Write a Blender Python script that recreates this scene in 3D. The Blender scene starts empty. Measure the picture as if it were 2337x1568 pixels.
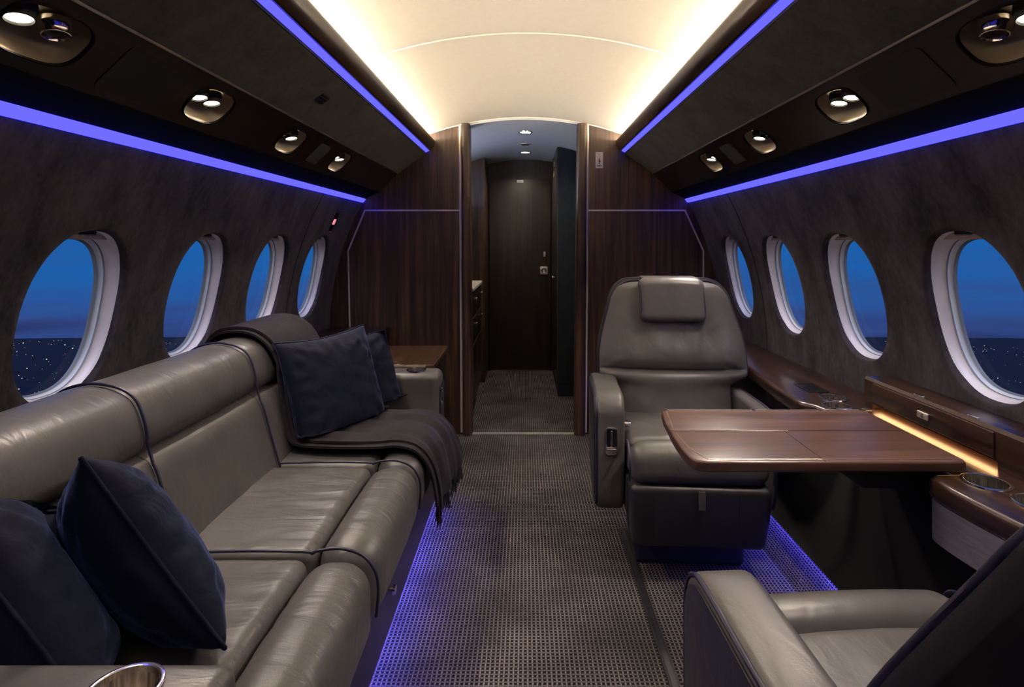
import bpy, bmesh, math, random
from mathutils import Vector, Matrix, noise
random.seed(7)
S = bpy.context.scene
COL = S.collection
PI = math.pi

# ------------------------------------------------------------------ mesh builder
class M:
    def __init__(s): s.v = []; s.f = []
    def add(s, v, f):
        b = len(s.v); s.v += [tuple(p) for p in v]; s.f += [tuple(b + i for i in q) for q in f]; return s
    def box(s, x0, x1, y0, y1, z0, z1):
        v = [(x, y, z) for z in (z0, z1) for y in (y0, y1) for x in (x0, x1)]
        return s.add(v, [(0, 2, 3, 1), (4, 5, 7, 6), (0, 1, 5, 4), (2, 6, 7, 3), (0, 4, 6, 2), (1, 3, 7, 5)])
    def rbox(s, x0, x1, y0, y1, z0, z1, r=.02, n=8, fn=None, k=4):
        """rounded box, k rows round each corner and n rows over each flat"""
        c = ((x0+x1)/2, (y0+y1)/2, (z0+z1)/2); h = [abs(x1-x0)/2, abs(y1-y0)/2, abs(z1-z0)/2]
        r = min(r, min(h) * .999)
        def ticks(a):
            i = a - r
            t = [-a + r*(1 - math.cos(q/k*PI/2)) if False else -i - r*math.tan((k-q)/k*PI/4) for q in range(k)]
            t += [-i + 2*i*q/n for q in range(n+1)]
            t += [i + r*math.tan((q+1)/k*PI/4) for q in range(k)]
            return t
        T = [ticks(a) for a in h]
        idx = {}; V = []; F = []
        def vid(i, j, l):
            key = (i, j, l)
            if key not in idx:
                p = [T[0][i], T[1][j], T[2][l]]
                q = [max(-(h[a]-r), min(h[a]-r, p[a])) for a in range(3)]
                d = Vector([p[a]-q[a] for a in range(3)])
                if d.length > 1e-9: d = d.normalized()*r
                idx[key] = len(V); V.append(tuple(c[a]+q[a]+d[a] for a in range(3)))
            return idx[key]
        L = [len(t)-1 for t in T]
        for i in range(L[0]):
            for j in range(L[1]):
                F.append((vid(i, j, 0), vid(i, j+1, 0), vid(i+1, j+1, 0), vid(i+1, j, 0)))
                F.append((vid(i, j, L[2]), vid(i+1, j, L[2]), vid(i+1, j+1, L[2]), vid(i, j+1, L[2])))
        for i in range(L[0]):
            for l in range(L[2]):
                F.append((vid(i, 0, l), vid(i+1, 0, l), vid(i+1, 0, l+1), vid(i, 0, l+1)))
                F.append((vid(i, L[1], l), vid(i, L[1], l+1), vid(i+1, L[1], l+1), vid(i+1, L[1], l)))
        for j in range(L[1]):
            for l in range(L[2]):
                F.append((vid(0, j, l), vid(0, j, l+1), vid(0, j+1, l+1), vid(0, j+1, l)))
                F.append((vid(L[0], j, l), vid(L[0], j+1, l), vid(L[0], j+1, l+1), vid(L[0], j, l+1)))
        if fn: V = [fn(*p) for p in V]
        return s.add(V, F)
    def loft(s, loops, closed=True, cap0=False, cap1=False):
        b = len(s.v); n = len(loops[0]); F = []
        V = [p for l in loops for p in l]
        for i in range(len(loops)-1):
            for j in range(n if closed else n-1):
                a = i*n+j; c = i*n+(j+1) % n
                F.append((a, c, c+n, a+n))
        if cap0: F.append(tuple(range(n-1, -1, -1)))
        if cap1: F.append(tuple((len(loops)-1)*n+j for j in range(n)))
        return s.add(V, F)
    def prism(s, poly, lo, hi, r=0, k=4, axis='z'):
        """outline extruded lo..hi with rounded rims"""
        n = len(poly); A = sum(poly[i][0]*poly[(i+1) % n][1]-poly[(i+1) % n][0]*poly[i][1] for i in range(n))
        P = list(poly) if A > 0 else list(reversed(poly))
        N = []
        for i in range(n):
            a, b, c = Vector(P[i-1]), Vector(P[i]), Vector(P[(i+1) % n])
            e1 = (b-a).normalized(); e2 = (c-b).normalized()
            n1 = Vector((-e1.y, e1.x)); n2 = Vector((-e2.y, e2.x)); m = n1+n2
            m = m/max(.35, m.length_squared)*2 if m.length > 1e-6 else n1
            N.append(m)
        mp = {'z': lambda u, v, w: (u, v, w), 'y': lambda u, v, w: (u, w, v), 'x': lambda u, v, w: (w, u, v)}[axis]
        prof = [(0, lo), (0, hi)] if r <= 0 else \
            [(r*(1-math.sin(q/k*PI/2)), lo+r*(1-math.cos(q/k*PI/2))) for q in range(k+1)] + \
            [(r*(1-math.cos(q/k*PI/2)), hi-r+r*math.sin(q/k*PI/2)) for q in range(k+1)]
        loops = [[mp(p[0]+m.x*d, p[1]+m.y*d, w) for p, m in zip(P, N)] for d, w in prof]
        return s.loft(loops, True, True, True)
    def tube(s, path, r, n=8, closed=False):
        P = [Vector(p) for p in path]; L = len(P); loops = []
        t0 = (P[1]-P[0]).normalized()
        u = t0.orthogonal().normalized()
        for i in range(L):
            a = P[i-1] if (i > 0 or closed) else P[i]
            c = P[(i+1) % L] if (i < L-1 or closed) else P[i]
            t = (c-a).normalized() if (c-a).length > 1e-9 else t0
            u = (u - t*u.dot(t)); u = u.normalized() if u.length > 1e-6 else t.orthogonal().normalized()
            w = t.cross(u)
            rr = r(i/(L-1)) if callable(r) else r
            loops.append([tuple(P[i]+(u*math.cos(q/n*2*PI)+w*math.sin(q/n*2*PI))*rr) for q in range(n)])
        if closed: loops.append(loops[0])
        return s.loft(loops, True, not closed, not closed)
    def lathe(s, prof, o=(0, 0, 0), n=32, ax=None):
        o = Vector(o); ax = Vector(ax or (0, 0, 1)).normalized()
        u = ax.orthogonal().normalized(); w = ax.cross(u)
        loops = [[tuple(o+ax*h+(u*math.cos(q/n*2*PI)+w*math.sin(q/n*2*PI))*max(r, 1e-5)) for q in range(n)] for r, h in prof]
        return s.loft(loops, True)
    def grid(s, fn, nu, nv):
        V = [fn(i/nu, j/nv) for i in range(nu+1) for j in range(nv+1)]
        F = [(i*(nv+1)+j, (i+1)*(nv+1)+j, (i+1)*(nv+1)+j+1, i*(nv+1)+j+1) for i in range(nu) for j in range(nv)]
        return s.add(V, F)
    def warp(s, fn): s.v = [tuple(fn(*p)) for p in s.v]; return s

def obj(name, m, mat, parent=None, smooth=35, off=None):
    if off is None and parent is not None: off = parent.get('_o', (0, 0, 0))
    off = tuple(off) if off is not None else (0, 0, 0)
    me = bpy.data.meshes.new(name)
    me.from_pydata([(p[0]-off[0], p[1]-off[1], p[2]-off[2]) for p in m.v], [], m.f)
    bm = bmesh.new(); bm.from_mesh(me)
    bmesh.ops.recalc_face_normals(bm, faces=bm.faces)
    bm.to_mesh(me); bm.free()
    me.materials.append(mat)
    if smooth:
        me.shade_smooth(); me.set_sharp_from_angle(angle=math.radians(smooth))
    o = bpy.data.objects.new(name, me); COL.objects.link(o)
    if parent is not None: o.parent = parent
    o['_o'] = off
    return o
def tag(o, label, cat, group=None, kind=None):
    o['label'] = label; o['category'] = cat
    if group: o['group'] = group
    if kind: o['kind'] = kind
    return o
def thing(name, label, cat, loc, group=None):
    o = bpy.data.objects.new(name, None); COL.objects.link(o); o.location = loc
    o.empty_display_size = .05; o['_o'] = tuple(loc)
    return tag(o, label, cat, group)
def struct(name, m, mat, parent=None, smooth=35):
    o = obj(name, m, mat, parent, smooth)
    if parent is None: o['kind'] = 'structure'
    return o
def cut(o, cutter):
    off = o.get('_o', (0, 0, 0))
    c = obj('temporary', cutter, o.data.materials[0], None, 0, off)
    md = o.modifiers.new('b', 'BOOLEAN'); md.operation = 'DIFFERENCE'; md.object = c; md.solver = 'EXACT'
    c.matrix_world = o.matrix_world.copy() if o.parent is None else Matrix.Translation(off)
    bpy.context.view_layer.update()
    dg = bpy.context.evaluated_depsgraph_get()
    me = bpy.data.meshes.new_from_object(o.evaluated_get(dg))
    o.modifiers.clear(); old = o.data; nm = old.name; o.data = me; bpy.data.meshes.remove(old); me.name = nm
    me.shade_smooth(); me.set_sharp_from_angle(angle=math.radians(35))
    cm = c.data; bpy.data.objects.remove(c); bpy.data.meshes.remove(cm)
def cr(pts, n=8, closed=False):
    """Catmull-Rom through the points"""
    P = [Vector(p) for p in pts]; L = len(P); out = []
    for i in range(L if closed else L-1):
        if closed: a, b, c, d = P[i-1], P[i], P[(i+1) % L], P[(i+2) % L]
        else: a, b, c, d = P[max(i-1, 0)], P[i], P[i+1], P[min(i+2, L-1)]
        for q in range(n):
            t = q/n
            out.append(.5*((2*b)+(c-a)*t+(2*a-5*b+4*c-d)*t*t+(3*b-a-3*c+d)*t**3))
    if not closed: out.append(P[-1])
    return [tuple(p) for p in out]
def sm(a, b, x):
    t = max(0, min(1, (x-a)/(b-a))); return t*t*(3-2*t)
def gs(x, c, w): return math.exp(-((x-c)/w)**2)
def rrect(x0, x1, y0, y1, r, k=5):
    out = []
    for cx, cy, a in ((x1-r, y1-r, 0), (x0+r, y1-r, 90), (x0+r, y0+r, 180), (x1-r, y0+r, 270)):
        out += [(cx+r*math.cos(math.radians(a+90*q/k)), cy+r*math.sin(math.radians(a+90*q/k))) for q in range(k+1)]
    return out

# ------------------------------------------------------------------ materials
def nt(name):
    m = bpy.data.materials.new(name); m.use_nodes = True
    n = m.node_tree.nodes; n.clear(); l = m.node_tree.links
    out = n.new('ShaderNodeOutputMaterial'); b = n.new('ShaderNodeBsdfPrincipled'); l.new(b.outputs[0], out.inputs[0])
    return m, n, l, b
def coords(n, l, scale, rot=(0, 0, 0)):
    tc = n.new('ShaderNodeTexCoord'); mp = n.new('ShaderNodeMapping'); l.new(tc.outputs['Object'], mp.inputs[0])
    mp.inputs['Scale'].default_value = scale; mp.inputs['Rotation'].default_value = rot
    return mp.outputs[0]
def noi(n, l, vec, sc=5, det=4, rough=.55, dist=0):
    t = n.new('ShaderNodeTexNoise'); l.new(vec, t.inputs['Vector'])
    t.inputs['Scale'].default_value = sc; t.inputs['Detail'].default_value = det; t.inputs['Roughness'].default_value = rough; t.inputs['Distortion'].default_value = dist
    return t.outputs[0]
def ramp(n, l, fac, stops):
    r = n.new('ShaderNodeValToRGB'); l.new(fac, r.inputs[0]); e = r.color_ramp.elements
    while len(e) < len(stops): e.new(.5)
    for q, (p, c) in zip(e, stops): q.position = p; q.color = tuple(c)+(1,)
    return r.outputs[0]
def bump(n, l, b, h, st, dist=.002):
    u = n.new('ShaderNodeBump'); u.inputs['Strength'].default_value = st; u.inputs['Distance'].default_value = dist
    l.new(h, u.inputs['Height']); l.new(u.outputs[0], b.inputs['Normal']); return u
def math_(n, l, op, a, b=None, c=None):
    t = n.new('ShaderNodeMath'); t.operation = op
    for i, q in enumerate((a, b, c)):
        if q is None: continue
        if isinstance(q, (int, float)): t.inputs[i].default_value = q
        else: l.new(q, t.inputs[i])
    return t.outputs[0]

def plain(name, col, rough=.5, metal=0, spec=.5, coat=0, var=.02):
    m, n, l, b = nt(name)
    v = coords(n, l, (1, 1, 1)); f = noi(n, l, v, 40, 3)
    c = ramp(n, l, f, [(.3, [x*(1-var) for x in col]), (.7, [min(1, x*(1+var)) for x in col])])
    l.new(c, b.inputs['Base Color'])
    b.inputs['Roughness'].default_value = rough; b.inputs['Metallic'].default_value = metal
    b.inputs['Specular IOR Level'].default_value = spec; b.inputs['Coat Weight'].default_value = coat
    return m
def emis(name, col, st):
    m = bpy.data.materials.new(name); m.use_nodes = True; n = m.node_tree.nodes; n.clear(); l = m.node_tree.links
    out = n.new('ShaderNodeOutputMaterial'); e = n.new('ShaderNodeEmission'); e.inputs[0].default_value = tuple(col)+(1,); e.inputs[1].default_value = st
    l.new(e.outputs[0], out.inputs[0]); return m
def wood(name, axis, dark, mid, light, rough=.3, fine=1.0, coat=.25):
    m, n, l, b = nt(name)
    s = [22*fine, 22*fine, 22*fine]; s['xyz'.index(axis)] = .9*fine
    v = coords(n, l, tuple(s)); f = noi(n, l, v, 2.2, 6, .6, .35)
    s2 = [140*fine]*3; s2['xyz'.index(axis)] = 3*fine
    g = noi(n, l, coords(n, l, tuple(s2)), 2, 3, .6)
    h = math_(n, l, 'ADD', math_(n, l, 'MULTIPLY', f, .72), math_(n, l, 'MULTIPLY', g, .28))
    c = ramp(n, l, h, [(.38, dark), (.5, mid), (.62, light)])
    l.new(c, b.inputs['Base Color']); b.inputs['Roughness'].default_value = rough
    b.inputs['Coat Weight'].default_value = coat; b.inputs['Coat Roughness'].default_value = .15
    bump(n, l, b, g, .06, .001); return m
def leather(name, col, rough=.4, wr=.35, stretch=(5, 16, 8)):
    m, n, l, b = nt(name)
    v = coords(n, l, (1, 1, 1)); f = noi(n, l, v, 9, 4)
    c = ramp(n, l, f, [(.3, [x*.86 for x in col]), (.7, [x*1.1 for x in col])]); l.new(c, b.inputs['Base Color'])
    w = noi(n, l, coords(n, l, stretch), 1.6, 3, .5, .8)
    vo = n.new('ShaderNodeTexVoronoi'); vo.inputs['Scale'].default_value = 420; l.new(v, vo.inputs['Vector'])
    h = math_(n, l, 'ADD', math_(n, l, 'MULTIPLY', w, 1), math_(n, l, 'MULTIPLY', vo.outputs[0], .035))
    bump(n, l, b, h, wr, .012)
    b.inputs['Roughness'].default_value = rough; b.inputs['Specular IOR Level'].default_value = .45; return m
def suede(name, a, c2, rough=.95, stretch=(7, 7, 2.2), sheen=.12):
    m, n, l, b = nt(name)
    f = noi(n, l, coords(n, l, stretch, (0, .12, .1)), 1.6, 8, .66, .25)
    g = noi(n, l, coords(n, l, (1, 1, .45)), 70, 5, .7)
    h = math_(n, l, 'ADD', math_(n, l, 'MULTIPLY', f, .72), math_(n, l, 'MULTIPLY', g, .28))
    c = ramp(n, l, h, [(.38, a), (.60, c2)]); l.new(c, b.inputs['Base Color'])
    b.inputs['Roughness'].default_value = rough; b.inputs['Specular IOR Level'].default_value = .15
    b.inputs['Sheen Weight'].default_value = sheen; b.inputs['Sheen Roughness'].default_value = .4
    bump(n, l, b, g, .15, .002); return m
def velvet(name, col, sheen):
    m, n, l, b = nt(name)
    f = noi(n, l, coords(n, l, (1, 1, 1)), 6, 5, .6, .4)
    c = ramp(n, l, f, [(.35, [x*.7 for x in col]), (.65, [x*1.25 for x in col])]); l.new(c, b.inputs['Base Color'])
    b.inputs['Roughness'].default_value = .85; b.inputs['Specular IOR Level'].default_value = .2
    b.inputs['Sheen Weight'].default_value = sheen; b.inputs['Sheen Roughness'].default_value = .35
    b.inputs['Sheen Tint'].default_value = (.22, .30, .80, 1)
    w = noi(n, l, coords(n, l, (10, 10, 10)), 1.5, 3, .5, .7); bump(n, l, b, w, .35, .02); return m
def carpet(name, p=.0125):
    m, n, l, b = nt(name)
    tc = n.new('ShaderNodeTexCoord'); sp = n.new('ShaderNodeSeparateXYZ'); l.new(tc.outputs['Object'], sp.inputs[0])
    k = 2*PI/p
    jit = noi(n, l, tc.outputs['Object'], 60, 2); j = math_(n, l, 'MULTIPLY', math_(n, l, 'SUBTRACT', jit, .5), 2.4)
    u = math_(n, l, 'ADD', math_(n, l, 'MULTIPLY', math_(n, l, 'ADD', sp.outputs[0], sp.outputs[2]), k), j)
    v = math_(n, l, 'ADD', math_(n, l, 'MULTIPLY', sp.outputs[1], k), j)
    su = math_(n, l, 'POWER', math_(n, l, 'ABSOLUTE', math_(n, l, 'SINE', math_(n, l, 'MULTIPLY', u, .5))), 3.2)
    sv = math_(n, l, 'POWER', math_(n, l, 'ABSOLUTE', math_(n, l, 'SINE', math_(n, l, 'MULTIPLY', v, .5))), 3.2)
    yarn = math_(n, l, 'MAXIMUM', su, math_(n, l, 'MULTIPLY', sv, .85))
    hole = math_(n, l, 'MULTIPLY', su, sv)
    spk = noi(n, l, tc.outputs['Object'], 520, 2, .7)
    big = noi(n, l, tc.outputs['Object'], 5, 4, .6)
    h = math_(n, l, 'MULTIPLY', math_(n, l, 'SUBTRACT', yarn, math_(n, l, 'MULTIPLY', hole, .25)), math_(n, l, 'MULTIPLY', spk, 1.75))
    h = math_(n, l, 'MULTIPLY', h, math_(n, l, 'ADD', math_(n, l, 'MULTIPLY', big, .9), .55))
    c = ramp(n, l, h, [(.12, (.011, .0095, .009)), (.5, (.054, .048, .045)), (1.0, (.29, .26, .24))]); l.new(c, b.inputs['Base Color'])
    b.inputs['Roughness'].default_value = 1; b.inputs['Specular IOR Level'].default_value = .05
    bump(n, l, b, h, .5, .004); return m
def brushed(name, col, rough, axis='y', lo=.8):
    m, n, l, b = nt(name)
    s = [60, 60, 60]; s['xyz'.index(axis)] = 2
    g = noi(n, l, coords(n, l, tuple(s)), 3, 3)
    c = ramp(n, l, g, [(.35, [x*lo for x in col]), (.65, col)]); l.new(c, b.inputs['Base Color'])
    b.inputs['Metallic'].default_value = 1; b.inputs['Roughness'].default_value = rough; bump(n, l, b, g, .08, .001); return m

W_D, W_M, W_L = (.015, .0066, .0034), (.045, .0215, .0108), (.092, .047, .0245)
MT = dict(
    wood_z=wood('walnut_upright', 'z', W_D, W_M, W_L, .42, .8, .04),
    wood_y=wood('walnut_lengthwise', 'y', (.010, .0045, .003), (.024, .0110, .0068), (.046, .0225, .0135), .28),
    wood_x=wood('walnut_crosswise', 'x', (.036, .0155, .0105), (.062, .029, .020), (.098, .050, .036), .36, .8, .10),
    wood_y2=wood('walnut_console', 'y', (.018, .0075, .004), (.040, .018, .0085), (.075, .036, .017), .3, 1, .1),
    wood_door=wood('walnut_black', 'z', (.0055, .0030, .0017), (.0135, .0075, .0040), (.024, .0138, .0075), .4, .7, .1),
    ebony=wood('walnut_dark_panel', 'y', (.005, .0032, .0023), (.010, .006, .004), (.016, .0095, .0062), .32, 1, .15),
    leather=leather('leather_taupe', (.072, .0675, .064), .38, .22),
    leather_s=leather('leather_taupe_stretched', (.072, .0675, .064), .37, .36, (4, 14, 6)),
    leather_c=leather('leather_chair', (.076, .0710, .068), .37, .22, (10, 5, 6)),
    leather_d=leather('leather_charcoal', (.020, .0195, .022), .42, .18),  # dark leather, deepened so the leg rest's shade is in the colour
    piping=plain('navy_piping', (.009, .008, .030), .5),
    suede=suede('suede_wall', (.016, .0145, .017), (.064, .057, .064), .95, (5.5, 5.5, 2.6)),
    suede_o=suede('suede_overhead', (.022, .021, .020), (.048, .046, .042), .95, (5, 5, 5)),
    suede_b=suede('suede_blue_black', (.014, .017, .021), (.027, .033, .040), .8),
    suede_k=suede('suede_black', (.0035, .0035, .0042), (.008, .008, .009)),
    black=plain('black_gloss', (.006, .006, .007), .25),
    dark=plain('black_matt', (.008, .008, .009), .7),
    fascia=plain('black_fascia', (.005, .005, .0055), .8, 0, .08),
    cream=plain('cream_ceiling', (.80, .735, .63), .6, 0, .3),
    grey_c=plain('grey_ceiling', (.55, .56, .58), .6, 0, .3),
    frame=plain('window_plastic', (.86, .83, .82), .26, 0, .5),
    frame2=plain('window_gasket_plastic', (.74, .82, .88), .3, 0, .5),
    gasket=plain('gasket_grey', (.16, .19, .22), .5),
    shade=plain('shade_beige', (.46, .40, .33), .5),
    chrome=plain('chrome', (.85, .80, .74), .14, 1),
    steel=brushed('steel_brushed', (.74, .69, .64), .46, 'y'),
    cup=brushed('steel_cup', (.90, .84, .76), .26, 'z', .35),  # deep colour streaks stand in for reflections on the cup walls
    strip=plain('steel_strip', (.92, .83, .70), .30, .55, .5, 0, .01),
    brass=plain('brass', (.75, .60, .30), .25, 1),
    housing=plain('lamp_housing', (.145, .112, .076), .42),
    white=plain('white_plate', (.80, .74, .68), .5),
    ink=plain('ink', (.06, .045, .04), .7),
    stone=plain('stone_pale', (.62, .58, .50), .35),
    velvet=velvet('velvet_navy', (.0030, .0046, .0140), .26),
    throw=velvet('wool_plum', (.015, .012, .014), .10),
    carpet=carpet('carpet_woven'),
    ground=suede('night_land', (.0007, .0032, .0125), (.0014, .006, .020), 1, (.002, .002, .002), 0),
    blue=emis('led_blue', (.165, .155, 2.1), 1.0),
    blue_hi=emis('led_blue_floor', (.10, .085, 1.0), 26), blue_k=emis('led_blue_kick', (.11, .095, 1.0), 34),
    wash=emis('added_blue_wash', (.0825, .0775, 5.0), 2.0),
    warm=emis('led_cove_warm', (1.0, .87, .68), 94),
    amber=emis('led_amber', (1.0, .52, .22), 10),
    lamp=emis('lamp_lens', (1.0, .86, .62), 16),
    lampd=emis('downlight_lens', (1.0, .90, .70), 8),
    red=emis('signal_red', (1.0, .30, .36), .95),
)
MT['panel'] = plain('access_panel_black', (.008, .0065, .0055), .55)
MT['gold'] = plain('bronze_trim', (.50, .43, .34), .42, 1)
def glass():
    m = bpy.data.materials.new('window_glass'); m.use_nodes = True; n = m.node_tree.nodes; n.clear(); l = m.node_tree.links
    out = n.new('ShaderNodeOutputMaterial'); t = n.new('ShaderNodeBsdfTransparent'); t.inputs[0].default_value = (.97, .98, 1, 1)
    g = n.new('ShaderNodeBsdfGlossy'); g.inputs['Roughness'].default_value = .02
    lw = n.new('ShaderNodeLayerWeight'); lw.inputs[0].default_value = .5; mx = n.new('ShaderNodeMixShader')
    l.new(math_(n, l, 'MULTIPLY_ADD', math_(n, l, 'POWER', lw.outputs[1], 5), .25, .012), mx.inputs[0]); l.new(t.outputs[0], mx.inputs[1]); l.new(g.outputs[0], mx.inputs[2]); l.new(mx.outputs[0], out.inputs[0]); return m
MT['glass'] = glass()

# ------------------------------------------------------------------ camera
CH = 1.13; F_PX = 1250.0
cd = bpy.data.cameras.new('camera'); cam = bpy.data.objects.new('camera', cd); COL.objects.link(cam)
cam.location = (0, 0, CH); cam.rotation_euler = (PI/2, 0, 0)
cd.sensor_fit = 'HORIZONTAL'; cd.sensor_width = 36; cd.lens = F_PX/2337*36
cd.shift_x = -(1199-1168.5)/2337; cd.shift_y = -(784-552)/2337
cd.clip_start = .02; cd.clip_end = 100000
S.camera = cam

Y0, Y1 = -1.3, 3.22            # cabin ends
def WX(z): return -.45+math.sqrt(2.56-(z-.6)**2)
WIN = [1.352+.503*k for k in range(4)]
WZ, WA, WB = .947, .155, .218   # window centre height, half width, half height

# ------------------------------------------------------------------ shell
def se(a, b, th, n=2.5):
    c, s_ = math.cos(th), math.sin(th)
    return (a*math.copysign(abs(c)**(2/n), c), b*math.copysign(abs(s_)**(2/n), s_))
def side_wall(s, name):
    m = M()
    z0c, z1c = .66, 1.24
    ys = [Y0]+[WIN[0]-.2515-.503*k for k in (2, 1, 0)]
    edges = [WIN[0]-.2515+.503*k for k in range(5)]
    def pt(y, z): return (s*WX(z), y, z)
    NA = 64
    for yc in WIN:
        a0, a1 = yc-.2515, yc+.2515
        loops = []
        for q in range(9):
            t = q/8; L = []
            for i in range(NA):
                th = 2*PI*i/NA + PI/NA*0
                hx, hz = se(WA, WB, th, 2.35)
                dx, dz = math.cos(th), math.sin(th)
                kx = min((.2515/abs(dx)) if abs(dx) > 1e-9 else 1e9, (((z1c-WZ) if dz > 0 else (WZ-z0c))/abs(dz)) if abs(dz) > 1e-9 else 1e9)
                bx, bz = dx*kx, dz*kx
                y = hx+(bx-hx)*t; z = hz+(bz-hz)*t
                L.append(pt(yc+y, WZ+z))
            loops.append(L)
        # rolled lip turning into the hole
        lip = []
        for d, sc in ((.019, .962), (.013, .967), (.007, .977), (.002, .989)):
            lip.append([(s*(WX(WZ+se(WA, WB, 2*PI*i/NA, 2.35)[1])+d), yc+se(WA, WB, 2*PI*i/NA, 2.35)[0]*sc, WZ+se(WA, WB, 2*PI*i/NA, 2.35)[1]*sc) for i in range(NA)])
        m.loft(lip+loops)
        # four corner fillers between the ray-cast rectangle and its true corners
        for (cy, cz) in ((a1, z1c), (a0, z1c), (a0, z0c), (a1, z0c)):
            best = sorted(range(NA), key=lambda i: (loops[-1][i][1]-cy)**2+(loops[-1][i][2]-cz)**2)[:2]
            m.add([pt(cy, cz), loops[-1][best[0]], loops[-1][best[1]]], [(0, 1, 2)])
    def sheet(ya, yb, za, zb, nz):
        m.grid(lambda u, v: pt(ya+(yb-ya)*u, za+(zb-za)*v), 1, nz)
    sheet(edges[0], edges[-1], 0, z0c, 12); sheet(edges[0], edges[-1], z1c, 1.361, 4)
    sheet(Y0, edges[0], 0, 1.361, 26); sheet(edges[-1], Y1, 0, 1.361, 26)
    w = struct(name, m, MT['suede'], None, 50)
    # seam between wall panels
    return w
side_wall(-1, 'wall_left'); side_wall(1, 'wall_right')
tn = [0]
def trim(m, mat, smooth=35):
    tn[0] += 1
    return struct('trim_%d' % tn[0], m, mat, None, smooth)
for s in (-1, 1):
    trim(M().tube([(s*(WX(z)-.0005), 2.603, z) for z in [.05+1.31*q/24 for q in range(25)]], .0028, 6), MT['dark'])

floor = struct('floor', M().box(-1.12, 1.12, Y0, 4.85, -.03, 0), MT['carpet'])
def vz(x): return 1.862-(1.7-math.sqrt(1.7**2-x*x))
m = M().grid(lambda u, v: (-.665+1.33*u, Y0+(Y1+.01-Y0)*v, vz(-.665+1.33*u)), 48, 12)
ceil = struct('ceiling', m, MT['cream'])
for yy in (1.918, Y1-.006):
    trim(M().tube([(x, yy, vz(x)-.001) for x in [-.56+1.12*q/40 for q in range(41)]], .0035 if yy < 3 else .005, 6), MT['cream'])
wall_b = struct('wall_back', M().box(-1.16, 1.16, Y0-.03, Y0, 0, 1.9), MT['suede_k'])

# bulkhead: two walnut halves beside the doorway
def half(s):
    xin = .372 if s < 0 else .352
    pr = [(s*xin, 0), (s*WX(.02), 0)]+[(s*(WX(z)+.003), z) for z in [.1*q for q in range(1, 14)]]+[(s*.955, 1.40), (s*.88, 1.46), (s*.66, 1.75)]
    pr += [(s*x, vz(x)+.004) for x in [.66-.04*q for q in range(1, 7)]]+[(s*xin, vz(xin)+.004)]
    return M().prism(pr, Y1, Y1+.03, 0, axis='y')
struct('wall_front', half(-1), MT['wood_z']); struct('wall_front.001', half(1), MT['wood_z'])
# door posts (they lean in a little at the foot)
def post(xa0, xa1, xb0, xb1):
    def fn(x, y, z):
        t = z/1.83; u = x
        return (xb0+(xa0-xb0)*t+u*((xb1+(xa1-xb1)*t)-(xb0+(xa0-xb0)*t)), y, z)
    mm = M().prism(rrect(0, .052, 3.185, 3.30, .018), 0, 1.822, 0)
    return mm.warp(lambda x, y, z: fn(x/.052, y, z))
trim(post(-.374, -.325, -.366, -.312), MT['wood_z']); trim(post(.3065, .360, .286, .350), MT['wood_z'])
def bar(path, r): return M().tube(path, r, 6)
def flat(x0, z0, x1, z1, w, y=Y1-.003):
    a, b = Vector((x0, z0)), Vector((x1, z1)); d = (b-a).normalized(); nn = Vector((-d.y, d.x))*w/2
    p = [a+nn, a-nn, b-nn, b+nn]
    return M().prism([tuple(q) for q in p], y, Y1+.002, 0, axis='y')
def bead(xt, zt, xb, zb):      # slim polished bead with a gently crowned face
    L = [[(x+.0072*(q/4-1), Y1-.001-.0018*(1-(q/4-1)**2), z) for q in range(9)]+[(x+.0072, Y1+.002, z), (x-.0072, Y1+.002, z)] for x, z in ((xt, zt), (xb, zb))]
    trim(M().loft(L, True, True, True), MT['strip'], 60)
bead(-.3845, 1.816, -.374, .01); bead(.3665, 1.818, .354, .01)
for s, pts in ((-1, [(-.38, 1.315), (-.943, 1.315), (-1.041, 1.078), (-1.028, .45)]), (1, [(.36, 1.315), (.938, 1.315), (1.046, 1.078), (1.046, .45)])):
    for (xa, za), (xb, zb) in zip(pts, pts[1:]): trim(flat(xa, za, xb, zb, .009), MT['strip'], 0)
lint = [(x, vz(x)+.006) for x in [-.372+.724*q/24 for q in range(25)]]+[(x, vz(x)-.014) for x in [.352-.724*q/24 for q in range(25)]]
trim(M().prism(lint, Y1, Y1+.04, 0, axis='y'), MT['grey_c'])
trim(M().box(-.32, .30, 3.205, 3.235, 0, .005), MT['steel'])

# corridor beyond the doorway
def cz_(x): return 1.852-(1.25-math.sqrt(1.25**2-x*x))
struct('ceiling.001', M().grid(lambda u, v: (-.75+1.5*u, 3.24+1.6*v, cz_(-.75+1.5*u)), 32, 6), MT['grey_c'])
struct('wall_left.001', M().box(-.78, -.75, 3.25, 4.85, 0, 1.9), MT['wood_z'])
struct('wall_right.001', M().box(.75, .78, 3.25, 4.85, 0, 1.9), MT['suede_b'])
struct('wall_front.002', M().box(-.78, .78, 4.80, 4.84, 0, 1.9), MT['wood_door'])
struct('wall_front.003', M().box(-.75, -.327, 4.40, 4.79, 0, 1.9), MT['wood_z'])
d = struct('door_1', M().prism(rrect(-.312, .222, .012, 1.675, .004), 4.775, 4.80, .002, axis='y'), MT['wood_door'])
struct('door_sill', M().box(-.30, .215, 4.765, 4.775, 0, .012), MT['chrome'], d)
struct('latch_plate', M().prism(rrect(.127, .195, .845, .915, .01), 4.768, 4.776, .002, axis='y'), MT['steel'], d)
struct('latch_ring', M().lathe([(.012, -.004), (.021, -.006), (.024, 0), (.012, 0)], (.161, 4.768, .88), 24, (0, 1, 0)), MT['chrome'], d)
struct('lock', M().prism(rrect(.158, .176, 1.0, 1.045, .005), 4.768, 4.776, .002, axis='y'), MT['steel'], d)
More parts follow.
